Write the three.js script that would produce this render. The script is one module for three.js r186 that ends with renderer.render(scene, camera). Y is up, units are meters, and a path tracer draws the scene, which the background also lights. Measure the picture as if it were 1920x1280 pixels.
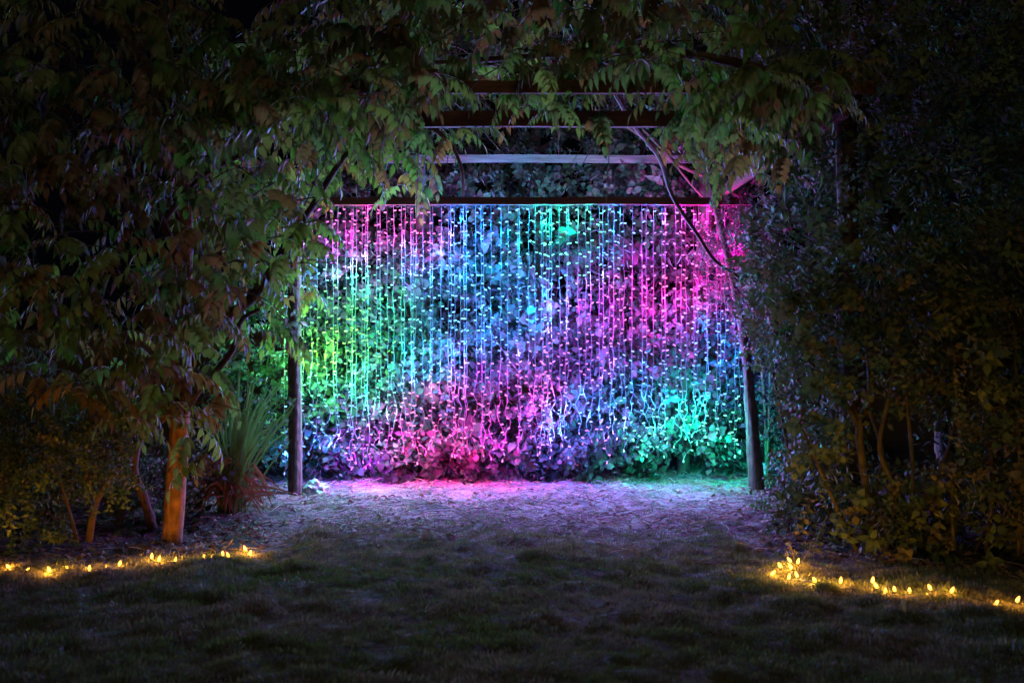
import * as THREE from 'three';
import { mergeGeometries } from 'three/addons/utils/BufferGeometryUtils.js';
import { ImprovedNoise } from 'three/addons/math/ImprovedNoise.js';

// ------------------------------------------------------------------ camera, sky, light, exposure
const V = (x, y, z) => new THREE.Vector3(x, y, z);
const EYE = 1.45, FPX = 2200, HORIZON = 610;          // eye height in metres, focal length and horizon in pixels of a 1920 x 1280 frame
const scene = new THREE.Scene();
const camera = new THREE.PerspectiveCamera(2 * Math.atan(640 / FPX) * 180 / Math.PI, 1.5, 0.1, 900);
camera.position.set(0, EYE, 0);
camera.lookAt(0, EYE, -10);
camera.setViewOffset(1920, 1280, 0, 30, 1920, 1280);
camera.focus = 10.6;
camera.userData.fStop = 2.4;
const renderer = new THREE.WebGLRenderer({ antialias: true });
renderer.toneMapping = THREE.LinearToneMapping;
renderer.toneMappingExposure = 1;
renderer.shadowMap.enabled = true;

{ // night sky: even, nearly black, faintly blue towards the horizon
  const w = 64, h = 32, data = new Float32Array(w * h * 4);
  for (let y = 0; y < h; y++) for (let x = 0; x < w; x++) {
    const up = Math.max(0, (y + 0.5) / h * 2 - 1), k = 1 - 0.4 * up;
    data.set([0.0006 * k, 0.0007 * k, 0.0012 * k, 1], (y * w + x) * 4);
  }
  const sky = new THREE.DataTexture(data, w, h, THREE.RGBAFormat, THREE.FloatType);
  sky.mapping = THREE.EquirectangularReflectionMapping;
  sky.needsUpdate = true;
  scene.background = sky;
  scene.environment = sky;
}
const SUN = 0.28;                                      // faint warm glow of the house far behind the camera
const sun = new THREE.DirectionalLight(new THREE.Color().setRGB(1, 0.8, 0.42), SUN);
sun.position.set(-3, 13, 9);
sun.target.position.set(0, 1, -8);
sun.castShadow = true;
sun.shadow.radius = 25;
Object.assign(sun.shadow.camera, { left: -9, right: 9, top: 9, bottom: -9, near: 1, far: 60 });
scene.add(sun, sun.target);
const CURTAIN_LIGHT = 0.92, CURTAIN_GLOW = 4.6, STRING_LIGHT = 0.24, STRING_GLOW = 7;

// ------------------------------------------------------------------ helpers
let seed = 20240611;
const rnd = () => { seed = (seed + 0x6d2b79f5) | 0; let t = Math.imul(seed ^ (seed >>> 15), 1 | seed); t = (t + Math.imul(t ^ (t >>> 7), 61 | t)) ^ t; return ((t ^ (t >>> 14)) >>> 0) / 4294967296; };
const R = (a, b) => a + (b - a) * rnd();
const gauss = () => (rnd() + rnd() + rnd() - 1.5) / 0.75 * 0.5;
const pick = (a) => a[Math.floor(rnd() * a.length)];
const noise = new ImprovedNoise();
const nz = (x, y, z = 0) => noise.noise(x + 31.7, y + 17.3, z + 5.1);
const clamp = THREE.MathUtils.clamp, lerp = THREE.MathUtils.lerp, smooth = THREE.MathUtils.smoothstep;
const P = (px, py, d) => V((px - 960) / FPX * d, EYE - (py - HORIZON) / FPX * d, -d);   // what stands at that pixel and that depth
const groundDepth = (py) => EYE * FPX / (py - HORIZON);
const X = (px, d) => (px - 960) / FPX * d;

const used = new Map();
function numbered(name) { const n = used.get(name) ?? 0; used.set(name, n + 1); return n ? `${name}_${String(n).padStart(3, '0')}` : name; }
function tag(o, label, category, group) { if (label) o.userData.label = label; if (category) o.userData.category = category; if (group) o.userData.group = group; return o; }
function thing(name, pos, label, category, group) { const g = new THREE.Group(); g.name = numbered(name); g.position.copy(pos); scene.add(g); return tag(g, label, category, group); }
function shade(m) { m.castShadow = true; m.receiveShadow = true; return m; }
const origin = (o) => { const p = V(0, 0, 0); for (let a = o; a && a !== scene; a = a.parent) p.add(a.position); return p; };
// geometry in world coordinates -> mesh under parent
function part(name, geo, mat, parent, label) {
  const o = origin(parent); if (parent !== scene) geo.translate(-o.x, -o.y, -o.z);
  const m = shade(new THREE.Mesh(geo, mat)); m.name = numbered(name); parent.add(m);
  if (label) m.userData.label = label;
  return m;
}
const stuff = (m) => { m.userData.kind = 'stuff'; return m; };
const structure = (m) => { m.userData.kind = 'structure'; return m; };

function dataTex(w, h, f, srgb) {
  const d = new Uint8Array(w * h * 4);
  for (let y = 0; y < h; y++) for (let x = 0; x < w; x++) { const c = f(x / w, y / h); d.set([...c.map((v) => clamp(v, 0, 1) * 255), 255], (y * w + x) * 4); }
  const t = new THREE.DataTexture(d, w, h); t.wrapS = t.wrapT = THREE.RepeatWrapping; t.magFilter = THREE.LinearFilter; t.needsUpdate = true;
  if (srgb) t.colorSpace = THREE.SRGBColorSpace;
  return t;
}
const tile = (u, v, f, s) => { // periodic noise
  const a = nz(u * f, v * f, s), b = nz((u - 1) * f, v * f, s), c = nz(u * f, (v - 1) * f, s), d = nz((u - 1) * f, (v - 1) * f, s);
  return lerp(lerp(a, b, u), lerp(c, d, u), v);
};
const roughTex = dataTex(256, 256, (u, v) => { const n = 0.5 + 0.5 * tile(u, v, 7, 1) + 0.35 * tile(u, v, 19, 4) + 0.3 * tile(u, v, 45, 9); return [n, n, n]; });
const barkTex = dataTex(256, 256, (u, v) => { const n = 0.5 + 0.55 * tile(u, v * 0.25, 24, 2) + 0.3 * tile(u, v, 12, 7) + 0.25 * tile(u, v, 50, 3); return [n, n, n]; });
const barkColor = dataTex(256, 256, (u, v) => { const n = 0.72 + 0.25 * tile(u, v * 0.3, 18, 6) + 0.22 * tile(u, v, 9, 8) + 0.15 * tile(u, v, 50, 3); return [n, n * 0.97, n * 0.93]; }, true);
const grainColor = dataTex(256, 256, (u, v) => { const n = 0.74 + 0.2 * tile(u * 0.2, v, 30, 6) + 0.15 * tile(u, v, 6, 8) + 0.12 * tile(u * 0.4, v, 60, 3); return [n, n * 0.98, n * 0.95]; }, true);

const rgb = (r, g, b) => new THREE.Color().setRGB(r, g, b);
function wood(c, map = barkColor, bump = 0.006) { return new THREE.MeshStandardMaterial({ color: c, map, roughness: 0.85, bumpMap: map === barkColor ? barkTex : grainColor, bumpScale: bump }); }
const M = {
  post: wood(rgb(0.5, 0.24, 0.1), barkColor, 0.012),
  greyPost: wood(rgb(0.17, 0.13, 0.12), barkColor, 0.008),
  beam: wood(rgb(0.16, 0.075, 0.045), grainColor, 0.003),
  greyBeam: wood(rgb(0.25, 0.25, 0.24), grainColor, 0.003),
  bark: wood(rgb(0.13, 0.085, 0.06)),
  paleBark: wood(rgb(0.36, 0.31, 0.27)),
  brownBark: wood(rgb(0.15, 0.08, 0.05)),
  stem: wood(rgb(0.13, 0.11, 0.05)),
};
const leafMat = (c, gloss = 0.35, through = 0.42) => new THREE.MeshPhysicalMaterial({ color: c, roughness: 0.92, transmission: through, thickness: 0, side: THREE.DoubleSide, clearcoat: gloss, clearcoatRoughness: 0.33 });

// a tapered limb through points
function limb(pts, radii, { sides = 7, step = 0.06, rough = 0.08, cap = true } = {}) {
  const curve = new THREE.CatmullRomCurve3(pts, false, 'centripetal'), len = curve.getLength(), n = Math.max(2, Math.ceil(len / step));
  const fr = curve.computeFrenetFrames(n, false), pos = [], uv = [], idx = [], s0 = R(0, 99);
  for (let i = 0; i <= n; i++) {
    const t = i / n, p = curve.getPointAt(t), k = t * (radii.length - 1), j = Math.min(radii.length - 2, Math.floor(k)), r = lerp(radii[j], radii[j + 1], k - j);
    for (let a = 0; a <= sides; a++) {
      const w = (a % sides) / sides * Math.PI * 2, c = Math.cos(w), s = Math.sin(w), rr = r * (1 + rough * 2 * nz(c * 1.3 + s0, s * 1.3, t * len * 5));
      const q = p.clone().addScaledVector(fr.normals[i], c * rr).addScaledVector(fr.binormals[i], s * rr);
      pos.push(q.x, q.y, q.z); uv.push(a / sides * Math.max(0.15, r * 6.3) * 2, t * len * 2);
    }
  }
  for (let i = 0; i < n; i++) for (let a = 0; a < sides; a++) { const A = i * (sides + 1) + a, B = A + sides + 1; idx.push(A, A + 1, B, B, A + 1, B + 1); }
  if (cap) for (const [row, flip] of [[0, 0], [n, 1]]) {
    const c = pos.length / 3, p = curve.getPointAt(row / n); pos.push(p.x, p.y, p.z); uv.push(0, 0);
    for (let a = 0; a < sides; a++) { const A = row * (sides + 1) + a; flip ? idx.push(A, A + 1, c) : idx.push(A + 1, A, c); }
  }
  const g = new THREE.BufferGeometry();
  g.setAttribute('position', new THREE.Float32BufferAttribute(pos, 3)); g.setAttribute('uv', new THREE.Float32BufferAttribute(uv, 2)); g.setIndex(idx); g.computeVertexNormals();
  return g;
}
// a straight sawn timber between two points
function timber(a, b, h, t) {
  const len = a.distanceTo(b), nx = 24, g = new THREE.BoxGeometry(len, h, t, nx, 3, 3), p = g.attributes.position, uv = g.attributes.uv, s = R(0, 50);
  for (let i = 0; i < p.count; i++) {
    const x = p.getX(i), ey = Math.abs(p.getY(i)) > h * 0.45, ez = Math.abs(p.getZ(i)) > t * 0.45;
    uv.setXY(i, x * 0.7, (p.getY(i) + p.getZ(i)) * 3);
    const k = ey && ez ? 0.94 : 1;                     // eased edges
    p.setXYZ(i, x, p.getY(i) * k + 0.008 * nz(x * 0.9, s), p.getZ(i) * k + 0.006 * nz(x * 0.7, s + 9));
  }
  g.computeVertexNormals();
  const q = new THREE.Quaternion().setFromUnitVectors(V(1, 0, 0), b.clone().sub(a).normalize());
  g.applyQuaternion(q); const m = a.clone().add(b).multiplyScalar(0.5); g.translate(m.x, m.y, m.z);
  return g;
}
// one leaf blade along +y from the origin, facing +z
function leaf(L, W, { fold = 0.25, droop = 0.2, rows = 4, tip = 1.6, wide = 0.42 } = {}) {
  const pos = [], idx = [];
  for (let i = 0; i <= rows; i++) {
    const t = i / rows, w = i === 0 || i === rows ? 0 : W / 2 * Math.pow(Math.sin(Math.PI * Math.pow(t, Math.log(0.5) / Math.log(wide))), 0.8) * (t > wide ? Math.pow(1 - (t - wide) / (1 - wide), 0.15 * tip) : 1);
    const y = L * t, z = -droop * L * t * t;
    pos.push(-w, y, z + fold * w, 0, y, z, w, y, z + fold * w);
  }
  for (let i = 0; i < rows; i++) { const a = i * 3, b = a + 3; for (const k of [0, 1]) { if (i) idx.push(a + k, a + k + 1, b + k); if (i < rows - 1) idx.push(a + k + 1, b + k + 1, b + k); else idx.push(a + k, a + k + 1, b + 1); if (!i) idx.push(a + 1, b + k + 1, b + k); } }
  const g = new THREE.BufferGeometry(); g.setAttribute('position', new THREE.Float32BufferAttribute(pos, 3)); g.setIndex(idx.filter((x) => x !== undefined)); g.computeVertexNormals();
  return g;
}
const basis = (y, z) => { // rotation that sends +y to y and +z near z
  const Y = y.clone().normalize(), Xx = Y.clone().cross(z); if (Xx.lengthSq() < 1e-6) Xx.set(1, 0, 0).addScaledVector(Y, -Y.x); Xx.normalize(); const Z = Xx.clone().cross(Y);
  return new THREE.Matrix4().makeBasis(Xx, Y, Z);
};
const thin = (pts, r) => { const g = limb(pts, [r, r * 0.6], { sides: 3, step: 0.05, rough: 0, cap: false }); g.deleteAttribute('uv'); return g; };
// wisteria: a hanging compound leaf, its stalk from the origin out along +z and down
function wisteriaLeaf(pairs, L, leafletL, round = 0.36) {
  const curve = new THREE.CatmullRomCurve3([V(0, 0, 0), V(0, L * 0.05, L * 0.25), V(0, -L * 0.04, L * 0.55), V(0, -L * 0.22, L * 0.82), V(0, -L * 0.5, L * 0.98)]);
  const parts = [thin(curve.getPoints(5), 0.0022)];
  for (let i = 0; i <= pairs; i++) {
    const t = 0.22 + 0.78 * i / pairs, p = curve.getPointAt(t), along = curve.getTangentAt(t);
    for (const s of i === pairs ? [0] : [-1, 1]) {
      const size = leafletL * (0.8 + 0.35 * Math.sin(Math.PI * (0.2 + 0.7 * t))) * R(0.85, 1.12);
      const g = leaf(size, size * round * R(0.9, 1.1), { fold: R(0.1, 0.4), droop: R(0.1, 0.35), rows: 4, wide: 0.4, tip: 2.5 });
      const dir = V(s * R(0.5, 0.8), R(-0.85, -0.5), 0).addScaledVector(along, s ? 0.35 : 1.1);
      g.applyMatrix4(basis(dir, V(s * 0.35, 0.55, 0.8).add(V(R(-.2, .2), R(-.2, .2), R(-.2, .2))))); g.translate(p.x, p.y, p.z); parts.push(g);
    }
  }
  return mergeGeometries(parts);
}
// a twig with leaves to both sides, along +y
function sprig(n, L, leafL, W, { spread = 0.9, up = 0.5, rows = 3 } = {}) {
  const pts = [V(0, 0, 0), V(R(-.03, .03) * L, L * 0.5, R(-.05, .05) * L), V(R(-.1, .1) * L, L, R(-.1, .05) * L)], curve = new THREE.CatmullRomCurve3(pts), parts = [thin(curve.getPoints(3), 0.0022)];
  for (let i = 0; i < n; i++) {
    const t = 0.15 + 0.85 * (i + 0.5) / n, p = curve.getPointAt(t), a = i * 2.4 + R(-.4, .4), size = leafL * R(0.7, 1.15);
    const g = leaf(size, size * W * R(.85, 1.15), { fold: R(.1, .45), droop: R(0.05, .4), rows });
    const dir = V(Math.cos(a) * spread, up, Math.sin(a) * spread);
    g.applyMatrix4(basis(dir, V(R(-.3, .3), 1, R(0, .6)))); g.translate(p.x, p.y, p.z); parts.push(g);
  }
  return mergeGeometries(parts);
}
const WARM_LIT = [rgb(0.14, 0.085, 0.018), rgb(0.11, 0.09, 0.02), rgb(0.15, 0.1, 0.022)];  // brown leaf tints with the warm orange light painted into the colour
const jitter = (c, v, h = 0.1) => c.clone().multiplyScalar(1 + R(-v, v)).multiply(rgb(1 + R(-h, h), 1 + R(-h, h), 1 + R(-h, h)));
// leaves: the ones nearest the camera as parts of their own, the rest as one crown
const inFrame = (p) => { const d = -p.z, x = p.x / d * FPX + 960, y = HORIZON - (p.y - EYE) / d * FPX; return x > 0 && x < 1920 && y > 0 && y < 1280; };
function foliage(parent, partName, geos, palette, list, nParts, { gloss = 0.35, through = 0.42, crown = 'crown' } = {}) {
  const o = origin(parent), mats = palette.map((c) => leafMat(c, gloss, through)), white = leafMat(rgb(1, 1, 1), gloss, through);
  let warmLit;
  const key = (l) => inFrame(l.p) ? -l.p.z * (1 + 0.0 * l.k) : 1e6;
  list.sort((a, b) => key(a) - key(b));
  list.slice(0, nParts).forEach((l) => {
    const m = shade(new THREE.Mesh(pick(geos), l.warmLit ? pick(warmLit ??= WARM_LIT.map((c) => leafMat(c, gloss, through))) : pick(mats))); m.name = numbered(partName); m.matrix.copy(l.m); m.matrix.decompose(m.position, m.quaternion, m.scale); m.position.sub(o); parent.add(m);
  });
  const rest = list.slice(nParts);
  if (rest.length) {
    const inst = shade(new THREE.InstancedMesh(geos[0], white, rest.length)); inst.name = numbered(crown); stuff(inst);
    rest.forEach((l, i) => { const m = l.m.clone(); m.elements[12] -= o.x; m.elements[13] -= o.y; m.elements[14] -= o.z; inst.setMatrixAt(i, m); inst.setColorAt(i, jitter(pick(l.warmLit ? WARM_LIT : palette), 0.25)); });
    parent.add(inst);
  }
}
const inside = (poly, x, y) => { let c = false; for (let i = 0, j = poly.length - 1; i < poly.length; j = i++) { const [a, b] = poly[i], [e, f] = poly[j]; if ((b > y) !== (f > y) && x < (e - a) * (y - b) / (f - b) + a) c = !c; } return c; };
// random places in a block of the garden given by its outline at the mean depth and its depth range
function placesIn(poly, d0, d1, n, { clump = 0, freq = 1.6 } = {}) {
  const xs = poly.map((p) => p[0]), ys = poly.map((p) => p[1]), out = [], x0 = Math.min(...xs), x1 = Math.max(...xs), y0 = Math.min(...ys), y1 = Math.max(...ys);
  for (let k = 0; out.length < n && k < n * 60; k++) {
    const px = R(x0, x1), py = R(y0, y1); if (!inside(poly, px, py)) continue;
    const d = R(d0, d1), p = P(px, py, d); if (clump && nz(p.x * freq, p.y * freq, p.z * freq) < R(-0.5, 0.1) * 1 + clump - 0.25) continue;
    if (p.y > 0.03) out.push(p);
  }
  return out;
}
const place = (p, y, z, s) => ({ p, m: basis(y, z).scale(V(s, s, s)).setPosition(p), k: 0 });
const sphereDir = () => { const u = R(-1, 1), a = R(0, 6.283), s = Math.sqrt(1 - u * u); return V(s * Math.cos(a), u, s * Math.sin(a)); };

// ------------------------------------------------------------------ ground
const LAWN_EDGE = 7.7;
const dirtness = (x, z) => { // 1 on the bare trampled earth and in the beds, 0 on the lawn
  const d = -z, edge = 7.9 + 0.25 * nz(x * 0.8, 3) + 0.12 * nz(x * 3, 8) - 0.0 * x;
  const bedL = x < 0 ? 7.05 + 0.28 * Math.max(0, x + 2.6) : 99, bedR = x > 0 ? 7.35 - 0.62 * Math.max(0, x - 1.55) : 99;
  const side = smooth(d, Math.min(x < -1.5 ? bedL : 99, x > 1.5 ? bedR : 99), Math.min(x < -1.5 ? bedL : 99, x > 1.5 ? bedR : 99) + 0.25);
  return Math.max(side, smooth(d + 0.35 * nz(x * 2.1, z * 2.1, 60), edge - 0.9, edge + 1.2));
};
const bedness = (x, z) => smooth(Math.abs(x), -z * 0.19 - 0.05 + 0.25 * nz(x * 1.7, z * 1.7, 70), -z * 0.19 + 0.35);
const gh = (x, z) => 0.03 * nz(x * 0.7, z * 0.7) + 0.036 * nz(x * 2.9, z * 3.4, 4) + 0.026 * nz(x * 7, z * 8, 7);
{
  const lines = (lo, hi, n, far) => { const a = []; for (let i = 0; i <= n; i++) a.push(lo + (hi - lo) * i / n); for (const k of [1.3, 1.8, 3, 8, 30, 120]) { a.unshift(lo - (far * k / 120)); a.push(hi + far * k / 120); } return a.sort((p, q) => p - q); };
  const xs = lines(-6, 6, 200, 400), zs = lines(-15, -3, 220, 400), pos = [], col = [], uv = [], idx = [];
  for (const z of zs) for (const x of xs) {
    const k = dirtness(x, z), n = 0.75 + 0.5 * nz(x * 3, z * 3, 2) + 0.4 * nz(x * 13, z * 13, 6);
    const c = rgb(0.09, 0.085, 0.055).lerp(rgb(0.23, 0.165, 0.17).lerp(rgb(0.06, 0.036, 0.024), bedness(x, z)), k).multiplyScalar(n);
    pos.push(x, gh(x, z), z); col.push(c.r, c.g, c.b); uv.push(x, z);
  }
  for (let j = 0; j < zs.length - 1; j++) for (let i = 0; i < xs.length - 1; i++) { const a = j * xs.length + i, b = a + xs.length; idx.push(a, b, a + 1, a + 1, b, b + 1); }
  const g = new THREE.BufferGeometry(); g.setAttribute('position', new THREE.Float32BufferAttribute(pos, 3)); g.setAttribute('color', new THREE.Float32BufferAttribute(col, 3)); g.setAttribute('uv', new THREE.Float32BufferAttribute(uv, 2)); g.setIndex(idx); g.computeVertexNormals();
  const bump = roughTex.clone(); bump.repeat.set(2.3, 2.3); bump.needsUpdate = true;
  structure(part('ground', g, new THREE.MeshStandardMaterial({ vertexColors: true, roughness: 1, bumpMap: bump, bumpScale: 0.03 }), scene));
}
function scatter(name, geo, mat, list, colorOf) {
  const m = shade(new THREE.InstancedMesh(geo, mat, list.length)); m.name = name; stuff(m); scene.add(m);
  list.forEach((l, i) => { m.setMatrixAt(i, l.m); m.setColorAt(i, colorOf(l)); });
  return m;
}
const bulbSpots = [];
function growGrass() {
  const tuft = (n, h, spread) => mergeGeometries(Array.from({ length: n }, () => {
    const L = h * R(0.5, 1.2), a = R(0, 6.28), lean = R(0.15, 0.9), r = spread * Math.sqrt(rnd()), b = R(0, 6.28);
    const g = leaf(L, R(0.003, 0.0055), { fold: 0.2, droop: R(0.1, 0.6), rows: 3, wide: 0.3 });
    g.applyMatrix4(basis(V(Math.cos(a) * lean, 1, Math.sin(a) * lean), V(Math.cos(a), 0.3, Math.sin(a)))); g.translate(Math.cos(b) * r, 0, Math.sin(b) * r); return g;
  }));
  const list = [];
  for (let k = 0; k < 150000 && list.length < 52000; k++) {
    const d = R(3.2, 11.8), x = R(-0.5, 0.5) * (d * 0.95 + 1), z = -d, k1 = dirtness(x, z);
    const far = d > 10.6 && x > 0.7 ? 0.7 : 0.0;        // grass grows again under the right end of the curtain
    const keep = Math.max((1 - k1) * 1, 0.05 * smooth(-d, -11.8, -7.6), far) * smooth(nz(x * 2.6, z * 3.2, 11) + 0.5 * nz(x * 7, z * 8, 12), -0.9, 0.0);
    if (rnd() > keep || bulbSpots.some((b) => (b.x - x) ** 2 + (b.z - z) ** 2 < 0.0012)) continue;
    const s = R(0.55, 1.2) * (1 + 0.3 * nz(x * 1.5, z * 1.5, 20) + 0.5 * nz(x * 5.5, z * 6.5, 21));
    list.push({ p: V(x, 0, z), m: basis(V(R(-.2, .2) + 1.1 * nz(x * 4, z * 4, 50), 1, R(-.2, .2) + 1.1 * nz(x * 4, z * 4, 55)), V(Math.cos(k), 0, Math.sin(k))).scale(V(s, s, s)).setPosition(x, gh(x, z) - 0.004, z) });
  }
  scatter('grass', tuft(13, 0.027, 0.042), leafMat(rgb(1, 1, 1), 0.4, 0.5), list, (l) => {
    const n = nz(l.p.x * 1.3, l.p.z * 1.3, 30) + 0.8 * nz(l.p.x * 6, l.p.z * 6, 31);
    return rgb(0.1, 0.15, 0.032).lerp(rgb(0.21, 0.18, 0.1), clamp(0.45 + 1.1 * n + R(-.2, .2), 0, 1)).multiplyScalar(R(0.6, 1.2));
  }).userData = { kind: 'stuff', label: 'short patchy grass of the lawn in front of the pergola', category: 'grass' };
}
{ // litter on the bare earth: straw, wood chips, dead leaves
  const bits = [], leaves = [];
  for (let k = 0; k < 60000 && bits.length < 21000; k++) {
    const d = R(6.6, 12.6), x = R(-0.5, 0.5) * (d * 0.95 + 1), z = -d; if (rnd() > (1 - 0.85 * bedness(x, z)) * dirtness(x, z) * (0.45 + nz(x * 2, z * 2, 40) * 0.7)) continue;
    const a = R(0, 6.28), s = R(0.5, 1.6);
    bits.push({ m: basis(V(Math.cos(a), R(-.1, .35), Math.sin(a)), V(R(-.3, .3), 1, R(-.3, .3))).scale(V(s, s, s)).setPosition(x, gh(x, z) + 0.004, z) });
  }
  const straw = limb([V(0, 0, 0), V(0.004, 0.04, 0.003), V(0, 0.085, 0)], [0.0022, 0.0012], { sides: 4, step: 0.03, rough: 0.2 });
  scatter('straw_litter', straw, new THREE.MeshStandardMaterial({ roughness: 0.8 }), bits, () => jitter(rgb(0.26, 0.19, 0.17), 0.6, 0.08)).userData = { kind: 'stuff', label: 'dry straw and twigs strewn on the bare earth under the pergola', category: 'straw' };
  for (let k = 0; k < 30000 && leaves.length < 6000; k++) {
    const d = R(6.2, 12.4), x = R(-0.5, 0.5) * (d * 0.95 + 1), z = -d, bed = dirtness(x, z) * (Math.abs(x) > d * 0.21 ? 1 : 0.35); if (rnd() > bed) continue;
    const a = R(0, 6.28), s = R(0.6, 1.3);
    leaves.push({ m: basis(V(Math.cos(a), R(-.2, .5), Math.sin(a)), V(R(-.6, .6), 1, R(-.6, .6))).scale(V(s, s, s)).setPosition(x, gh(x, z) + 0.008, z) });
  }
  scatter('leaf_litter', leaf(0.06, 0.036, { fold: 0.5, droop: 0.5, rows: 4 }), leafMat(rgb(1, 1, 1), 0.1, 0.2), leaves, () => jitter(pick([rgb(0.2, 0.09, 0.045), rgb(0.15, 0.1, 0.06), rgb(0.25, 0.17, 0.1)]), 0.4)).userData = { kind: 'stuff', label: 'brown fallen leaves on the beds beside the lawn', category: 'fallen leaves' };
}

// ------------------------------------------------------------------ pergola
const DC = 10.6;                                       // depth of the light curtain
const foot = (px, py) => { const d = groundDepth(py), x = X(px, d); return V(x, gh(x, -d) - 0.03, -d); };
{
  const t = thing('pergola', V(0, 0, -9.4), 'weathered wooden pergola with round posts holding the curtain of lights', 'pergola');
  const fl = foot(321, 1018);
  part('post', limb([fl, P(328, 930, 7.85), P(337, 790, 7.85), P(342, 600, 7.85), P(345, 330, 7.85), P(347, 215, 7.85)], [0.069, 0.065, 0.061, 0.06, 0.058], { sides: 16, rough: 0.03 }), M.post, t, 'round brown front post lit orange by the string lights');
  const bl = foot(553, 926);
  part('post', limb([bl, P(553, 800, 10.25), P(552, 640, 10.3), P(552, 372, 10.5)], [0.062, 0.06, 0.058], { sides: 14, rough: 0.03 }), M.greyPost, t, 'straight grey post at the left end of the light curtain');
  const br = foot(1420, 917);
  part('post', limb([br, P(1409, 780, 10.42), P(1396, 640, 10.4), P(1374, 520, 10.42), P(1346, 400, 10.45), P(1332, 330, 10.5), P(1330, 290, 10.5)], [0.07, 0.058, 0.045, 0.036, 0.034, 0.032, 0.03], { sides: 14, rough: 0.12 }), M.greyPost, t, 'leaning natural trunk post at the right end of the light curtain');
  const fr = foot(1602, 1012);
  part('post', limb([fr, P(1596, 700, 7.95), P(1590, 400, 7.95), P(1588, 205, 7.95)], [0.08, 0.075, 0.07], { sides: 14, rough: 0.06 }), M.bark, t, 'dark front post among the bushes on the right');
  part('beam', timber(P(520, 377, 10.53), P(1400, 377, 10.53), 0.07, 0.05), M.beam, t, 'dark beam from which the light curtain hangs');
  part('beam', timber(P(330, 224, 8.15), P(1610, 222, 8.15), 0.115, 0.05), M.beam, t, 'reddish brown front crossbeam under the leaves');
  part('beam', timber(P(300, 163, 7.6), P(1640, 163, 7.6), 0.085, 0.05), M.beam, t);
  for (const [px0, py0, px1, py1] of [[346, 208, 552, 366], [1589, 205, 1345, 366]]) part('rafter', timber(P(px0, py0, 7.7), P(px1, py1, 10.7), 0.09, 0.05), M.beam, t);
  part('rail', timber(P(690, 298, 11.5), P(1335, 298, 11.5), 0.078, 0.05), M.greyBeam, t, 'pale grey rail behind the light curtain, lit lilac');
  part('back_post', limb([V(X(788, 11.62), gh(X(788, 11.62), -11.62) - .02, -11.62), P(789, 500, 11.62), P(788, 262, 11.62)], [0.06, 0.056, 0.052], { sides: 12, rough: 0.05 }), M.greyPost, t);
  part('back_post', limb([V(X(1318, 11.62), gh(X(1318, 11.62), -11.62) - .02, -11.62), P(1320, 500, 11.62), P(1320, 262, 11.62)], [0.06, 0.056, 0.052], { sides: 12, rough: 0.05 }), M.greyPost, t);
}

// ------------------------------------------------------------------ curtain of lights
const HUE = { M: [0.86, 0, 0.5], K: [0.9, 0.01, 0.3], V: [0.42, 0, 1], B: [0, 0.15, 1], C: [0, 0.38, 1], T: [0, 0.85, 0.5], G: [0, 0.75, 0.03], Y: [0.2, 0.8, 0] };
const HUES = `600 395 M 700 410 K 800 420 M 860 400 B 1225 392 B 930 500 C 870 470 B 1030 565 B 960 600 B 1160 480 B 1200 690 B 1280 690 B 910 560 C 640 470 V 650 435 M 725 440 M 775 430 K 760 480 B 580 520 C 680 530 T 690 570 G 620 560 G 730 640 G 1000 430 T 1040 475 T 1120 425 T 900 440 B 960 410 C 1060 420 T 1090 480 T 1000 500 C 1150 440 B 1190 400 B 1220 470 V 1270 400 M 1340 430 M 1270 540 K
 1340 530 M 1180 540 M 1100 570 V 1200 600 M 1330 620 B 1250 640 V 1390 640 B 580 590 G 640 620 Y 600 680 Y 690 660 G 740 600 T 800 560 C 780 680 C 860 600 C 900 540 C 960 560 C 1000 600 C 930 640 B 1040 650 V 1100 680 V
 1000 720 M 900 700 V 850 650 B 800 760 K 880 780 K 950 760 M 820 830 K 920 830 M 700 720 T 600 730 T 650 780 B 590 800 B 690 830 V 1040 800 B 1100 760 B 1180 740 B 1120 830 V 1200 830 T 960 850 M 760 850 K 680 856 V 860 850 K 1140 852 V 1060 860 V 1240 720 B 1320 720 B 1300 780 T
 1370 800 T 1350 850 T 1000 820 V`.trim().split(/\s+/);
const hueAt = (x, y) => {
  let w = 0; const c = [0, 0, 0];
  for (let i = 0; i < HUES.length; i += 3) { const k = 1 / ((HUES[i] - x) ** 2 + (HUES[i + 1] - y) ** 2 + 200) ** 2.5, h = HUE[HUES[i + 2]]; w += k; for (let j = 0; j < 3; j++) c[j] += h[j] * k; }
  return rgb(c[0] / w, c[1] / w, c[2] / w);
};
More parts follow.
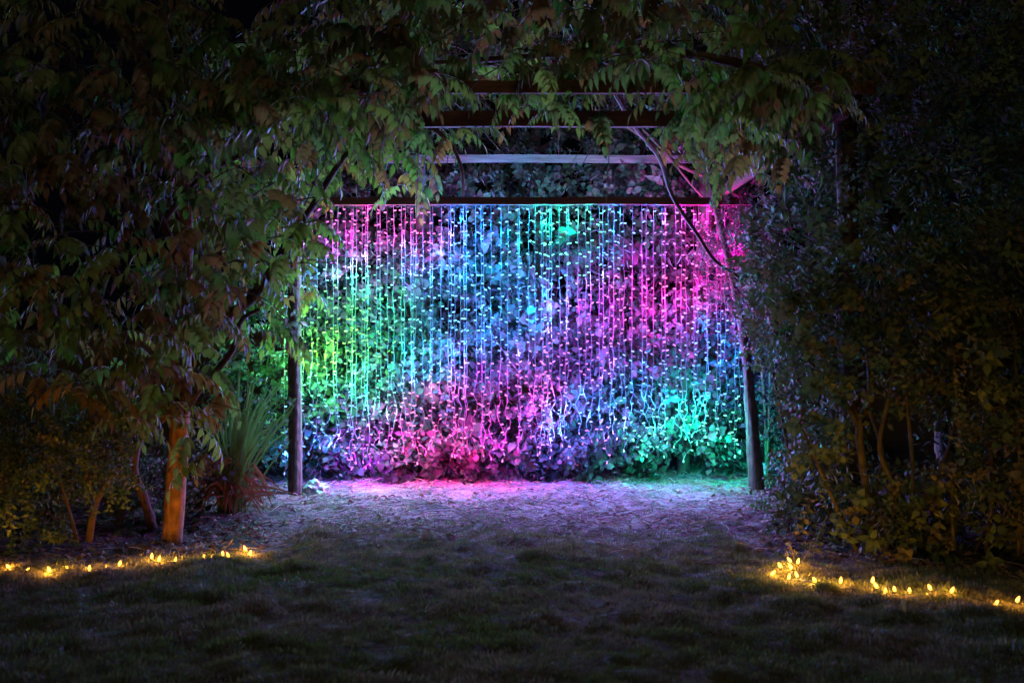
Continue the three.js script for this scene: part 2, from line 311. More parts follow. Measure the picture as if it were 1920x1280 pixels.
{
  const px = (p) => p.x / -p.z * FPX + 960, py = (p) => HORIZON - (p.y - EYE) / -p.z * FPX;
  const top = EYE + (HORIZON - 386) / FPX * DC, t = thing('light_curtain', V(X(975, DC), top, -DC), 'curtain of many hanging strands of glowing pink, blue, teal and green lights', 'curtain light');
  const cable = new THREE.MeshPhysicalMaterial({ color: rgb(0.15, 0.15, 0.15), roughness: 0.45, clearcoat: 0.4 });
  const bulbGeo = new THREE.LatheGeometry([[0, -0.014], [0.0038, -0.013], [0.0042, -0.003], [0.0056, -0.002], [0.0058, 0.005], [0.0044, 0.0105], [0, 0.0135]].map(([x, y]) => new THREE.Vector2(x, y)), 6);
  bulbGeo.deleteAttribute('uv');
  const strandGlow = new THREE.MeshBasicMaterial({ vertexColors: true, color: rgb(CURTAIN_GLOW, CURTAIN_GLOW, CURTAIN_GLOW) });
  const mats = new Map();
  const glow = (h) => h.clone().lerp(rgb(1, 1, 1), 0.14);
  const glowMat = (h) => { const q = h.clone(); for (const k of 'rgb') q[k] = Math.round(q[k] * 12) / 12; const key = q.getHexString() + q.r; if (!mats.has(key)) mats.set(key, new THREE.MeshBasicMaterial({ color: glow(q).multiplyScalar(CURTAIN_GLOW) })); return mats.get(key); };
  const xs = []; for (let x = 564; x < 1394;) { xs.push(x); x += rnd() < 0.36 ? R(3, 7) : R(9, 18); }
  // header wire, sagging a little between the strands
  const head = []; xs.forEach((x, i) => { head.push(P(x, 383 + R(-1, 1.5), DC - 0.03)); if (i < xs.length - 1) head.push(P((x + xs[i + 1]) / 2, 385 + (xs[i + 1] - x) * R(0.05, 0.5), DC - 0.03)); });
  part('header_wire', limb(head, [0.0035, 0.0035], { sides: 5, step: 0.02, rough: 0 }), cable, t);
  let lamp = 0;
  const strand = (pts, i) => {
    const curve = new THREE.CatmullRomCurve3(pts), len = curve.getLength(), n = Math.round(len / 0.098);
    const s = part('light_strand', limb(pts, [0.0034, 0.0034], { sides: 5, step: 0.03, rough: 0 }), cable, t);
    const o = origin(s), merged = [];
    let side = rnd() < 0.5 ? 1 : -1;
    for (let k = 1; k <= n; k++) {
      const u = Math.min(1, (k - R(0.1, 0.6)) / n), p = curve.getPointAt(u), hue = hueAt(px(p), py(p));
      if (rnd() < 0.85) side = -side;
      const dir = k === n ? V(R(-.3, .3), -1, R(-.3, .3)) : V(side * R(0.7, 1), R(-0.25, 0.55), R(-0.6, 0.7)), q = p.clone().addScaledVector(dir.normalize(), 0.015);
      const m = basis(dir, V(0, 0, 1)).setPosition(q.clone().sub(o));
      if ((k + i * 2) % 5 === 2) {                     // one bulb in five stands alone
        const b = shade(new THREE.Mesh(bulbGeo, glowMat(hue))); b.name = numbered('led_bulb'); b.applyMatrix4(m); s.add(b); b.castShadow = false;
        if (++lamp % 2 === 0) { const l = new THREE.PointLight(hue, CURTAIN_LIGHT); l.position.set(0, 0.004, 0); l.castShadow = true; l.shadow.radius = 0.15; b.add(l); }
        continue;
      }
      const g = bulbGeo.clone().applyMatrix4(m), c = new Float32Array(g.attributes.position.count * 3), e = glow(hue).multiplyScalar(R(0.45, 1.35));
      for (let a = 0; a < c.length; a += 3) c.set([e.r, e.g, e.b], a);
      g.setAttribute('color', new THREE.BufferAttribute(c, 3)); merged.push(g);
    }
    const rest = shade(new THREE.Mesh(mergeGeometries(merged), strandGlow)); rest.name = numbered('led_bulb_row'); stuff(rest); s.add(rest);
  };
  xs.forEach((x, i) => {
    const end = 838 + 22 * nz(x * 0.02, 5) + R(-22, 26) + (x < 700 ? 6 : 0), pts = [], sway = R(-4, 4), d = DC + R(-0.05, 0.05);
    const curl = R(0.4, 1.5), kink = R(0.7, 3);
    for (let y = 384; y < end; y += y < 720 ? R(22, 34) : R(13, 20)) {
      const u = (y - 384) / (end - 384), w = u < 0.72 ? kink * (0.3 + u) : kink + (u - 0.72) * 40 * curl;
      pts.push(P(x + sway * u + R(-w, w), y, y < 386 ? DC - 0.03 : d + R(-w, w) * 0.004));
    }
    pts.push(P(x + sway + R(-10, 10) * curl, end, d));
    strand(pts, i);
  });
  for (const [x, y0, y1] of [[533, 480, 905], [521, 500, 640]]) { const q = []; for (let y = y0; y <= y1; y += 26) q.push(P(x + R(-1.5, 1.5), y, 10.5)); strand(q, 2); }
  // a slack strand that slants across the others
  strand([P(868, 400, DC - .06), P(880, 500, DC - .07), P(905, 590, DC - .08), P(945, 660, DC - .08), P(1000, 730, DC - .08), P(1065, 795, DC - .08)], 3);
}
console.log('lit');

// ------------------------------------------------------------------ warm string lights along the lawn edges
function lightString(list, label, startPx, endPx) {
  const pts = list.map(([x, y, lift = 12]) => { const d = groundDepth(y + lift); return { p: P(x, y, d), g: V(X(x, d), gh(X(x, d), -d) + 0.006, -d) }; });
  bulbSpots.push(...pts.map((q) => q.g));
  const t = thing('light_string', V(pts[0].g.x, 0, pts[0].g.z), label, 'string lights', null);
  const bulb = new THREE.LatheGeometry([[0, -0.015], [0.006, -0.0135], [0.0082, -0.006], [0.0085, 0.002], [0.006, 0.011], [0.0025, 0.019], [0, 0.022]].map(([x, y]) => new THREE.Vector2(x, y)), 8);
  const base = new THREE.LatheGeometry([[0, -0.036], [0.005, -0.036], [0.006, -0.026], [0.006, -0.0135], [0, -0.013]].map(([x, y]) => new THREE.Vector2(x, y)), 8);
  const glowing = new THREE.MeshBasicMaterial({ color: rgb(STRING_GLOW, STRING_GLOW * 0.42, STRING_GLOW * 0.06) }), plastic = new THREE.MeshStandardMaterial({ color: rgb(0.05, 0.07, 0.03), roughness: 0.5 });
  const wire = pts.map(({ g }) => V(g.x + R(-.02, .02), g.y + R(0, 0.012), g.z + R(-.03, .03)));
  part('wire', limb(wire, [0.003, 0.003], { sides: 5, step: 0.03, rough: 0 }), new THREE.MeshStandardMaterial({ color: rgb(0.03, 0.05, 0.02), roughness: 0.6 }), t);
  for (const { p } of pts) {
    const b = shade(new THREE.Mesh(bulb, glowing)); b.name = numbered('bulb'); b.position.copy(p).sub(t.position);
    b.quaternion.setFromRotationMatrix(basis(V(R(-.9, .9), 1, R(-.6, .6)), V(0, 0, 1))); t.add(b);
    const s = shade(new THREE.Mesh(base, plastic)); s.name = numbered('socket'); b.add(s);
    const l = new THREE.PointLight(rgb(1, 0.41, 0.04), STRING_LIGHT / (1 + 0.7 * pts.filter((o) => o.p !== p && o.p.distanceTo(p) < 0.13).length)); l.castShadow = true; l.shadow.radius = 0.3; b.add(l);
  }
}
lightString([[-40, 1066], [15, 1063], [50, 1070, 6], [91, 1068], [127, 1066, 6], [167, 1066, 6], [200, 1065, 8], [224, 1056, 14], [284, 1043, 14], [298, 1048], [328, 1049, 8], [382, 1044], [397, 1044, 8], [417, 1039], [427, 1041, 8], [459, 1028], [469, 1036, 6]],
  'string of small warm yellow lights lying along the left lawn edge', 0, 0);
lightString([[1481, 1050, 16], [1497, 1052, 14], [1463, 1060, 14], [1450, 1074, 6], [1483, 1062, 14], [1480, 1081, 6], [1494, 1077], [1528, 1087], [1577, 1088], [1637, 1087, 20], [1643, 1098], [1661, 1109, 8], [1678, 1104, 12], [1706, 1107], [1744, 1101, 22], [1741, 1117, 6], [1786, 1107, 18], [1869, 1131], [1909, 1124, 18], [1960, 1138]],
  'string of small warm yellow lights lying along the right lawn edge', 0, 0);

growGrass();

// ------------------------------------------------------------------ hedge of shrubs behind the curtain
const hedgeSprig = sprig(7, 0.21, 0.08, 0.64, { spread: 0.9, up: 0.35, rows: 4 });
const hedgeSprigs = [hedgeSprig, sprig(5, 0.18, 0.1, 0.68, { spread: 0.95, up: 0.3, rows: 4 }), sprig(9, 0.24, 0.066, 0.58, { rows: 4 })];
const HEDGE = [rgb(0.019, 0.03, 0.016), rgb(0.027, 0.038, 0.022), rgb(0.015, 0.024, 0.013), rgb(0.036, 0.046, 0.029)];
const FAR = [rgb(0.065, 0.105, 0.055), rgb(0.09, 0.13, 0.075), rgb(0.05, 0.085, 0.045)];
const facing = (p, up = 0.5, out = 0.8, spread = 0.7) => sphereDir().multiplyScalar(spread).add(V(0, up, out));
const hedge = (poly, d0, d1, n, nParts, label, stems, palette = HEDGE) => {
  const xs = poly.map((q) => q[0]), mid = (Math.min(...xs) + Math.max(...xs)) / 2, dm = (d0 + d1) / 2, base = V(X(mid, dm), 0, -dm), t = thing('hedge_shrub', base, label, 'shrub');
  const geos = []; for (let k = 0; k < stems; k++) { const x = R(Math.min(...xs), Math.max(...xs)), d = R(dm, d1); geos.push(limb([V(X(x, d), -0.03, -d), P(x + R(-20, 20), 780, d), P(x + R(-50, 50), 640, d), P(x + R(-80, 80), 500, d)], [0.022, 0.016, 0.007], { sides: 6 })); }
  geos.forEach((g) => part('stem', g, M.brownBark, t));
  const list = placesIn(poly, d0, d1, n, { clump: 0.38, freq: 2.6 }).map((p) => { const z = facing(p, 0.45, 0.9, 0.75), y = sphereDir().add(V(0, 0.25, 0.35)); return place(p, y, z, R(0.5, 1.3)); });
  foliage(t, 'leaf_sprig', hedgeSprigs, palette, list, nParts, { gloss: 0.4, through: 0.35 });
};
hedge([[545, 895], [545, 500], [600, 450], [700, 440], [770, 470], [790, 640], [770, 895]], 10.84, 11.9, 1000, 220, 'leafy shrub behind the left end of the light curtain, glowing green and teal', 5);
hedge([[760, 895], [760, 500], [830, 450], [950, 430], [1000, 560], [1000, 895]], 10.84, 11.9, 1000, 220, 'broad leaved shrub left of the middle behind the light curtain, glowing pink low down', 4);
hedge([[980, 895], [980, 520], [1060, 440], [1180, 450], [1215, 600], [1215, 895]], 10.84, 11.9, 950, 220, 'broad leaved shrub right of the middle behind the light curtain, glowing violet', 4);
hedge([[1195, 890], [1195, 470], [1280, 420], [1380, 430], [1470, 600], [1490, 890]], 10.82, 11.9, 1100, 220, 'leafy shrub behind the right end of the light curtain, pink above and teal below', 5);
hedge([[640, 890], [640, 855], [760, 835], [900, 830], [1080, 850], [1250, 845], [1330, 890]], 10.8, 11.3, 330, 60, 'low leafy plants spreading along the foot of the shrubs behind the lights', 0);
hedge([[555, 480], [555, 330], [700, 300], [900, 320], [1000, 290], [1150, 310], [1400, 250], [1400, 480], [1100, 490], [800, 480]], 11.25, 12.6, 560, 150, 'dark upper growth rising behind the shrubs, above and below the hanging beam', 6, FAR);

// ------------------------------------------------------------------ trees beyond the pergola
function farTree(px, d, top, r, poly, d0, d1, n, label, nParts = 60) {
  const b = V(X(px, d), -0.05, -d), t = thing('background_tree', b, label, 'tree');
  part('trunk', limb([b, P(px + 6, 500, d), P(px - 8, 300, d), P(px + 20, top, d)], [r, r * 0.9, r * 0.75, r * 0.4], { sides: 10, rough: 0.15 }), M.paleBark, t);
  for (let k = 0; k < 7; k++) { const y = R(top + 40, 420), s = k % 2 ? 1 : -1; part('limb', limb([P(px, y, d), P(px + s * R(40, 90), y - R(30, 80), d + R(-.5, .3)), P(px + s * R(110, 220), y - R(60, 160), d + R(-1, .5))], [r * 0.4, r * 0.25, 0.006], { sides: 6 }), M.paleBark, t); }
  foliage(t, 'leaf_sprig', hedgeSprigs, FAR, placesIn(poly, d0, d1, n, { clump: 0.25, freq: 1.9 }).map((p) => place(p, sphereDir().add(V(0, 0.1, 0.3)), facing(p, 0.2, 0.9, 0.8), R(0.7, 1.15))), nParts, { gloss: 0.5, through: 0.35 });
}
{
  const b = V(X(1282, 11.3), -0.05, -11.3), t = thing('slender_tree', b, 'slender pale trunk rising behind the right part of the light curtain and leaning right', 'tree');
  part('trunk', limb([b, P(1282, 760, 11.3), P(1291, 640, 11.25), P(1318, 460, 11.25), P(1334, 370, 11.2), P(1342, 310, 11.1), P(1352, 230, 11)], [0.06, 0.055, 0.052, 0.055, 0.062, 0.06, 0.04], { sides: 12, rough: 0.14 }), M.bark, t);
  for (const q of [[[1340, 320], [1385, 250], [1450, 190]], [[1344, 300], [1300, 240], [1230, 200]], [[1330, 390], [1370, 350], [1400, 300]]]) part('limb', limb(q.map(([x, y], i) => P(x, y, 10.8 + i * 0.15)), [0.022, 0.014, 0.006], { sides: 7 }), M.greyPost, t);
  foliage(t, 'leaf_sprig', hedgeSprigs, FAR, placesIn([[1220, 260], [1230, 160], [1400, 130], [1470, 260], [1400, 330]], 10.7, 11.6, 130, { clump: 0.2 }).map((p) => place(p, sphereDir().add(V(0, 0.1, 0.3)), facing(p, 0.2, 0.9, 0.8), R(0.6, 1))), 60, { gloss: 0.5, through: 0.4 });
}
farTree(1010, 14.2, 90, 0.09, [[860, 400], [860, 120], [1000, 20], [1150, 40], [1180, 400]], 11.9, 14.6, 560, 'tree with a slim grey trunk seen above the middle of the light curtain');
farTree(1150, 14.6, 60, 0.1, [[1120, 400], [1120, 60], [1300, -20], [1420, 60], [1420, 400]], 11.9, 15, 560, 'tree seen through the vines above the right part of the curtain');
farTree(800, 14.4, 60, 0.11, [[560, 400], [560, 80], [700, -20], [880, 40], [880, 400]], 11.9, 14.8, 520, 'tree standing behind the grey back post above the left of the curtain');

// ------------------------------------------------------------------ wisteria on the pergola
const wisteriaGeos = [wisteriaLeaf(5, 0.3, 0.112, 0.37), wisteriaLeaf(5, 0.34, 0.115, 0.36), wisteriaLeaf(4, 0.26, 0.12, 0.4), wisteriaLeaf(4, 0.23, 0.112, 0.42)];
const WISTERIA = [rgb(0.095, 0.18, 0.022), rgb(0.13, 0.2, 0.026), rgb(0.07, 0.155, 0.02), rgb(0.15, 0.105, 0.02), rgb(0.085, 0.17, 0.03), rgb(0.115, 0.2, 0.03)];
const hang = (p) => { const a = R(0, 6.283), x = p.x / -p.z * FPX + 960, y = HORIZON - (p.y - EYE) / -p.z * FPX; return Object.assign(place(p, V(R(-.3, .3), 1, R(-.3, .3)), V(Math.cos(a) * 0.8, R(-.2, .2), Math.sin(a) * 0.8 + 0.35), R(0.6, 1.15)), { warmLit: rnd() < 0.5 * Math.max(1 - smooth(x, 150, 480), 0.8 * (1 - smooth(y, -20, 110))) }); };  // warm light goes into leaf colour, more often towards the left and top
// long shoots that carry the leaves
function shoots(parent, places, mat, len = [0.3, 0.8]) {
  const g = places.map((p) => { const d = V(R(-1, 1), R(-.5, .4), R(-.6, .6)).normalize(), L = R(...len); return limb([p, p.clone().addScaledVector(d, L * 0.5).add(V(0, .04, 0)), p.clone().addScaledVector(d, L).add(V(0, -.1 * L, 0))], [0.005, 0.0022], { sides: 4, step: 0.1, rough: 0 }); });
  stuff(part('shoot', mergeGeometries(g), mat, parent));
}
{
  const base = foot(288, 990), t = thing('wisteria', base, 'big wisteria with drooping olive leaves, some tinted for warm light, covering the left post', 'climbing plant');
  part('trunk', limb([base, P(268, 930, 7.95), P(250, 880, 7.95), P(262, 820, 7.9), P(320, 770, 7.8), P(352, 735, 7.75)], [0.034, 0.032, 0.03, 0.03, 0.032], { sides: 9, rough: 0.18 }), M.brownBark, t);
  for (const [pts, r] of [
    [[[345, 775, 7.72], [373, 732, 7.7], [403, 699, 7.7], [440, 648, 7.75], [453, 598, 7.8], [486, 580, 7.85]], [0.022, 0.02, 0.018, 0.015]],
    [[[350, 740, 7.72], [352, 655, 7.7], [420, 595, 7.7], [470, 561, 7.8], [510, 507, 7.9], [537, 457, 8], [590, 380, 8.2], [640, 300, 8.3], [700, 240, 8.3]], [0.034, 0.036, 0.033, 0.028, 0.022, 0.018]],
    [[[352, 660, 7.7], [350, 560, 7.6], [310, 430, 7.6], [250, 330, 7.5], [205, 190, 7.4]], [0.036, 0.03, 0.024, 0.015]],
    [[[300, 420, 7.6], [380, 330, 7.7], [470, 280, 7.8], [600, 200, 8], [760, 130, 8]], [0.02, 0.018, 0.014, 0.01]],
    [[[335, 800, 7.72], [270, 700, 7.5], [150, 560, 7.2], [40, 500, 7.1]], [0.022, 0.018, 0.01]],
    [[[810, 238, 8.4], [848, 275, 8.5], [866, 320, 8.6], [868, 366, 8.8]], [0.016, 0.014, 0.01]],
    [[[700, 300, 8.4], [745, 262, 8.4], [800, 240, 8.3]], [0.011, 0.01, 0.008]],
  ]) part('branch', limb(pts.map((p) => P(...p)), r, { sides: 8, rough: 0.18 }), M.bark, t);
  const poly = [[-80, -60], [640, -60], [640, 120], [600, 250], [600, 330], [612, 420], [570, 500], [515, 520], [490, 580], [430, 620], [390, 690], [370, 740], [350, 780], [310, 790], [250, 800], [170, 790], [60, 720], [-80, 690]];
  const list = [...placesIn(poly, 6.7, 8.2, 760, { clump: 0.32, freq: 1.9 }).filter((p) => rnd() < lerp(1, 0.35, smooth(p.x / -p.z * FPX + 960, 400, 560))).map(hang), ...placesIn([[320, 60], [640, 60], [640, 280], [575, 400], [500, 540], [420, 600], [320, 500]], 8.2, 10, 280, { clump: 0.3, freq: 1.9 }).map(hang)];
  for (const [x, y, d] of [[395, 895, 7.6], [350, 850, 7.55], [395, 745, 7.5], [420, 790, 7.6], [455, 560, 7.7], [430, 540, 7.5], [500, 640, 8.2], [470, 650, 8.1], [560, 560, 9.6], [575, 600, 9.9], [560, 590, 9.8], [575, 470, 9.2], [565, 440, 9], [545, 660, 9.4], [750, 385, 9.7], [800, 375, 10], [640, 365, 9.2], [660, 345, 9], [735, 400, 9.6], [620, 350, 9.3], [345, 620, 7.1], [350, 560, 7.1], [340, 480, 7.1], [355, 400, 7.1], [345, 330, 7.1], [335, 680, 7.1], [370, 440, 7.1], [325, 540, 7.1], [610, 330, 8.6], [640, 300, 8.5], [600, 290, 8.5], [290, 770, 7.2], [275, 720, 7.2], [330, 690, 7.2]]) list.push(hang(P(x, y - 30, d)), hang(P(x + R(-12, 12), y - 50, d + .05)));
  shoots(t, placesIn(poly, 6.9, 8.4, 150), M.stem);
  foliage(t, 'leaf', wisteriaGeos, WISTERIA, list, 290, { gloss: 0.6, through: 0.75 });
}
{
  const t = thing('wisteria', P(1589, 210, 7.95), 'wisteria growing over the pergola top with sprays hanging over the crossbeams', 'climbing plant');
  for (const [pts, r, m] of [
    [[[1150, 170, 8.3], [1190, 236, 8.8], [1238, 300, 9.4], [1262, 370, 9.7], [1308, 440, 9.8], [1340, 488, 9.85], [1390, 522, 9.9]], [0.02, 0.019, 0.018, 0.017, 0.014], M.bark],
    [[[1120, 205, 10.9], [1190, 245, 10.9], [1262, 302, 10.9], [1330, 335, 10.9], [1390, 370, 10.9]], [0.02, 0.022, 0.018, 0.012], M.brownBark],
    [[[1205, 240, 10.8], [1260, 300, 10.8], [1300, 350, 10.8], [1350, 400, 10.8]], [0.012, 0.011, 0.008], M.bark],
    [[[1180, 130, 8], [1240, 180, 8.4], [1290, 240, 9], [1330, 300, 9.5]], [0.016, 0.014, 0.01], M.bark],
    [[[1600, 230, 7.9], [1480, 150, 7.8], [1340, 110, 7.8], [1150, 95, 7.9], [940, 110, 8], [760, 120, 8.1]], [0.04, 0.034, 0.028, 0.02, 0.012], M.bark],
    [[[1330, 110, 8.6], [1180, 150, 8.8], [1000, 165, 9], [850, 150, 9.2], [700, 170, 9.4]], [0.012, 0.012, 0.008], M.paleBark],
    [[[1300, 140, 9], [1120, 165, 9], [960, 150, 9], [820, 160, 9]], [0.01, 0.009, 0.006], M.paleBark],
  ]) part('branch', limb(pts.map((p) => P(...p)), r, { sides: 8, rough: 0.15 }), m, t);
  const poly = [[560, -60], [1480, -60], [1520, 120], [1400, 190], [1240, 150], [1120, 130], [1000, 140], [900, 150], [840, 190], [720, 210], [620, 220]];
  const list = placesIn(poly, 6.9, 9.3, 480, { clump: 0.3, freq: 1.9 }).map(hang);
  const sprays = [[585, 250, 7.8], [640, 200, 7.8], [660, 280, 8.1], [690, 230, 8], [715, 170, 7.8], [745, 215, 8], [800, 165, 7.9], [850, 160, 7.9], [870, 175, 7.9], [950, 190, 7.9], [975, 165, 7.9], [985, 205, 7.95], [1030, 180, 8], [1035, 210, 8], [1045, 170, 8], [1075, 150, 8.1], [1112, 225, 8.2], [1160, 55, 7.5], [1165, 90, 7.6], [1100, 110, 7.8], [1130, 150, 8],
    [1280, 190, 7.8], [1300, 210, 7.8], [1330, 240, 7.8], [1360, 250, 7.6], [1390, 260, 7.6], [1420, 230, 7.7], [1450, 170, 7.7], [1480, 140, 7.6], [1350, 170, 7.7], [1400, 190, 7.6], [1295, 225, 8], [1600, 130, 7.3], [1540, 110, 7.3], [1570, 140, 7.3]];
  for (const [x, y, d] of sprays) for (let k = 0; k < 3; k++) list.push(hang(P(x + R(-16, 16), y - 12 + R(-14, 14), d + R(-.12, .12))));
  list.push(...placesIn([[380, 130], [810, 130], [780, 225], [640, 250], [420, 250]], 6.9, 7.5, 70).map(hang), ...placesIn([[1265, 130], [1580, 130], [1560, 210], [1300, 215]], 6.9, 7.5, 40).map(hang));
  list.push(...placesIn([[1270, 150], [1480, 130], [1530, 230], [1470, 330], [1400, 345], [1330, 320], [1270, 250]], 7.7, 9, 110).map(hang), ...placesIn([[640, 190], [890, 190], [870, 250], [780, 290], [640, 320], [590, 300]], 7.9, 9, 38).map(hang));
  shoots(t, placesIn(poly, 7.2, 9.2, 120), M.stem);
  shoots(t, placesIn([[660, 130], [1300, 130], [1300, 190], [660, 190]], 8.4, 9.6, 60), M.paleBark, [0.4, 1.1]);
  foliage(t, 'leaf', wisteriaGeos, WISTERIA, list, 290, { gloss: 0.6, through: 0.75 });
}

// ------------------------------------------------------------------ bushes at the right
const fineGeos = [sprig(15, 0.26, 0.052, 0.42, { spread: 0.8, up: 0.55 }), sprig(13, 0.24, 0.058, 0.45, { spread: 0.85, up: 0.45 }), sprig(17, 0.28, 0.048, 0.4)];
const broadGeos = [sprig(10, 0.24, 0.062, 0.55, { spread: 0.9, up: 0.4, rows: 4 }), sprig(8, 0.22, 0.078, 0.6, { spread: 0.95, up: 0.35, rows: 4 }), sprig(14, 0.26, 0.052, 0.45)];
const FINE = [rgb(0.042, 0.075, 0.018), rgb(0.058, 0.1, 0.024), rgb(0.075, 0.12, 0.032), rgb(0.05, 0.09, 0.026), rgb(0.09, 0.08, 0.028), rgb(0.062, 0.11, 0.026)];
function bush(name, baseP, label, category, stems, blocks, nParts, { mat = M.stem, palette = FINE, geos = fineGeos, gloss = 0.3, bend = 0.15, size = [0.7, 1.25], group } = {}) {
  const t = thing(name, baseP, label, category, group);
  stems.forEach(([pts, r]) => part('stem', limb(pts.map((p) => P(...p)), r, { sides: 7, rough: 0.12 }), mat, t));
  const list = [];
  for (const [poly, d0, d1, n, clump = 0.2] of blocks) list.push(...placesIn(poly, d0, d1, n, { clump, freq: 2.6 }).map((p) => place(p, sphereDir().add(V(0, 0.1, 0.25)), facing(p, 0.7, 0.5, 0.6), R(...size))));
  foliage(t, 'leaf_sprig', geos, palette, list, nParts, { gloss, through: 0.35 });
  return t;
}
bush('bush', foot(1650, 1040), 'tall twiggy bush with many bare lower stems, right of the path', 'bush', [
  [[[1612, 1040, 7.45], [1585, 985, 7.4], [1555, 920, 7.35], [1525, 850, 7.3], [1505, 805, 7.3]], [0.016, 0.014, 0.012, 0.008]],
  [[[1640, 1040, 7.5], [1632, 960, 7.5], [1618, 870, 7.5], [1612, 800, 7.5], [1632, 740, 7.5], [1628, 650, 7.5]], [0.026, 0.025, 0.026, 0.024, 0.018]],
  [[[1615, 810, 7.5], [1575, 740, 7.5], [1530, 690, 7.6], [1490, 650, 7.7]], [0.018, 0.014, 0.008]],
  [[[1660, 1040, 7.5], [1680, 930, 7.4], [1650, 840, 7.4], [1668, 740, 7.4], [1690, 600, 7.4]], [0.018, 0.016, 0.013, 0.008]],
  [[[1700, 1035, 7.5], [1712, 900, 7.5], [1702, 760, 7.5], [1695, 690, 7.5]], [0.013, 0.013, 0.012, 0.009]],
  [[[1670, 1040, 7.6], [1640, 940, 7.6], [1655, 850, 7.7], [1600, 700, 7.8]], [0.02, 0.018, 0.014, 0.009]],
  [[[1690, 1035, 7.6], [1740, 930, 7.6], [1785, 820, 7.6], [1800, 690, 7.6]], [0.016, 0.014, 0.011, 0.008]],
], [
  [[[1440, 560], [1560, 450], [1700, 430], [1800, 480], [1820, 700], [1760, 800], [1640, 740], [1560, 800], [1500, 760]], 7.2, 8.4, 800],
  [[[1490, 800], [1560, 780], [1600, 860], [1640, 960], [1760, 860], [1800, 1000], [1700, 1060], [1600, 1040], [1530, 960]], 7.2, 8.3, 330, 0.1],
], 220, { geos: broadGeos });
bush('bush', foot(1890, 1060), 'dense dark bush at the right edge with upright bare canes', 'bush', [
  [[[1912, 1040, 7], [1915, 900, 7], [1908, 740, 7], [1900, 560, 7]], [0.014, 0.014, 0.012, 0.008]],
  [[[1790, 1030, 7.2], [1786, 930, 7.2], [1800, 840, 7.2], [1792, 700, 7.2]], [0.012, 0.011, 0.009]],
  [[[1850, 1040, 7.3], [1862, 900, 7.3], [1845, 700, 7.3], [1860, 480, 7.3]], [0.016, 0.015, 0.012, 0.008]],
  [[[1825, 1040, 7.4], [1870, 950, 7.4], [1880, 840, 7.4]], [0.01, 0.008, 0.006]],
], [
  [[[1740, 420], [1990, 380], [1990, 780], [1900, 800], [1800, 760], [1760, 640]], 6.8, 8, 620],
  [[[1790, 760], [1990, 760], [1990, 1060], [1850, 1050], [1800, 980]], 6.9, 8, 330, 0.1],
], 160, { geos: broadGeos });
bush('bush', foot(1500, 985), 'loose round leaved bush beside the foot of the leaning post', 'bush', [
  [[[1500, 985, 8.5], [1490, 900, 8.5], [1470, 800, 8.6], [1450, 700, 8.8]], [0.016, 0.014, 0.01]],
  [[[1520, 985, 8.5], [1540, 880, 8.5], [1530, 760, 8.5], [1560, 640, 8.5]], [0.02, 0.017, 0.012, 0.008]],
  [[[1570, 985, 8.8], [1572, 880, 8.8], [1568, 780, 8.8], [1590, 600, 8.8]], [0.03, 0.028, 0.026, 0.02]],
  [[[1440, 975, 8.8], [1400, 970, 9], [1365, 962, 9.1]], [0.008, 0.006, 0.004]],
], [
  [[[1450, 560], [1520, 540], [1580, 700], [1600, 900], [1560, 990], [1490, 985], [1475, 900], [1490, 780], [1450, 660]], 8.3, 9.3, 420],
  [[[1440, 960], [1465, 910], [1540, 900], [1560, 1000], [1500, 1010]], 8.1, 8.9, 110],
  [[[1385, 540], [1470, 500], [1480, 640], [1430, 700], [1400, 640]], 9, 10, 90, 0.1],
], 160, { size: [0.55, 1], geos: broadGeos });
bush('tree', foot(1570, 960), 'tall dark fine leaved tree filling the upper right of the garden', 'tree', [
  [[[1790, 985, 9], [1750, 700, 9], [1670, 450, 9], [1620, 250, 9], [1600, 60, 9]], [0.08, 0.07, 0.06, 0.05, 0.03]],
  [[[1660, 450, 9], [1740, 300, 8.9], [1820, 180, 8.8], [1880, 90, 8.8]], [0.04, 0.03, 0.02, 0.01]],
  [[[1640, 330, 9], [1520, 240, 9], [1430, 160, 9], [1380, 80, 9]], [0.035, 0.025, 0.018, 0.01]],
  [[[1680, 600, 9], [1560, 500, 9.2], [1460, 440, 9.5], [1400, 420, 9.8]], [0.03, 0.02, 0.014, 0.008]],
], [
  [[[1380, -60], [1990, -60], [1990, 420], [1800, 460], [1500, 440], [1470, 330], [1540, 240], [1440, 130]], 7.6, 9.6, 1450, 0.28],
  [[[1470, 330], [1560, 330], [1640, 520], [1540, 560], [1420, 560], [1400, 470]], 8.8, 9.8, 400, 0.2],
  [[[1590, 180], [1700, 180], [1780, 300], [1700, 350], [1620, 320]], 9.3, 10.2, 260, 0.15],
], 200, { mat: M.bark, geos: broadGeos });
bush('shrub', V(X(1440, 10.4), 0, -10.4), 'feathery fine leaved shrub behind the leaning post, lit pink and lilac', 'shrub', [
  [[[1440, 900, 10.8], [1430, 700, 10.8], [1400, 520, 10.7], [1380, 380, 10.6]], [0.02, 0.016, 0.012, 0.006]],
  [[[1440, 900, 10.8], [1445, 640, 10.7], [1440, 450, 10.6]], [0.016, 0.012, 0.006]],
], [
  [[[1345, 400], [1390, 370], [1460, 400], [1490, 520], [1450, 580], [1410, 590], [1330, 560], [1300, 470]], 10.0, 10.9, 420, 0.12],
  [[[1425, 620], [1500, 620], [1520, 880], [1440, 880]], 10.4, 11.2, 230, 0.12],
], 90, { palette: [rgb(0.08, 0.08, 0.06), rgb(0.06, 0.075, 0.05), rgb(0.1, 0.095, 0.075)], size: [0.6, 1], gloss: 0.4 });
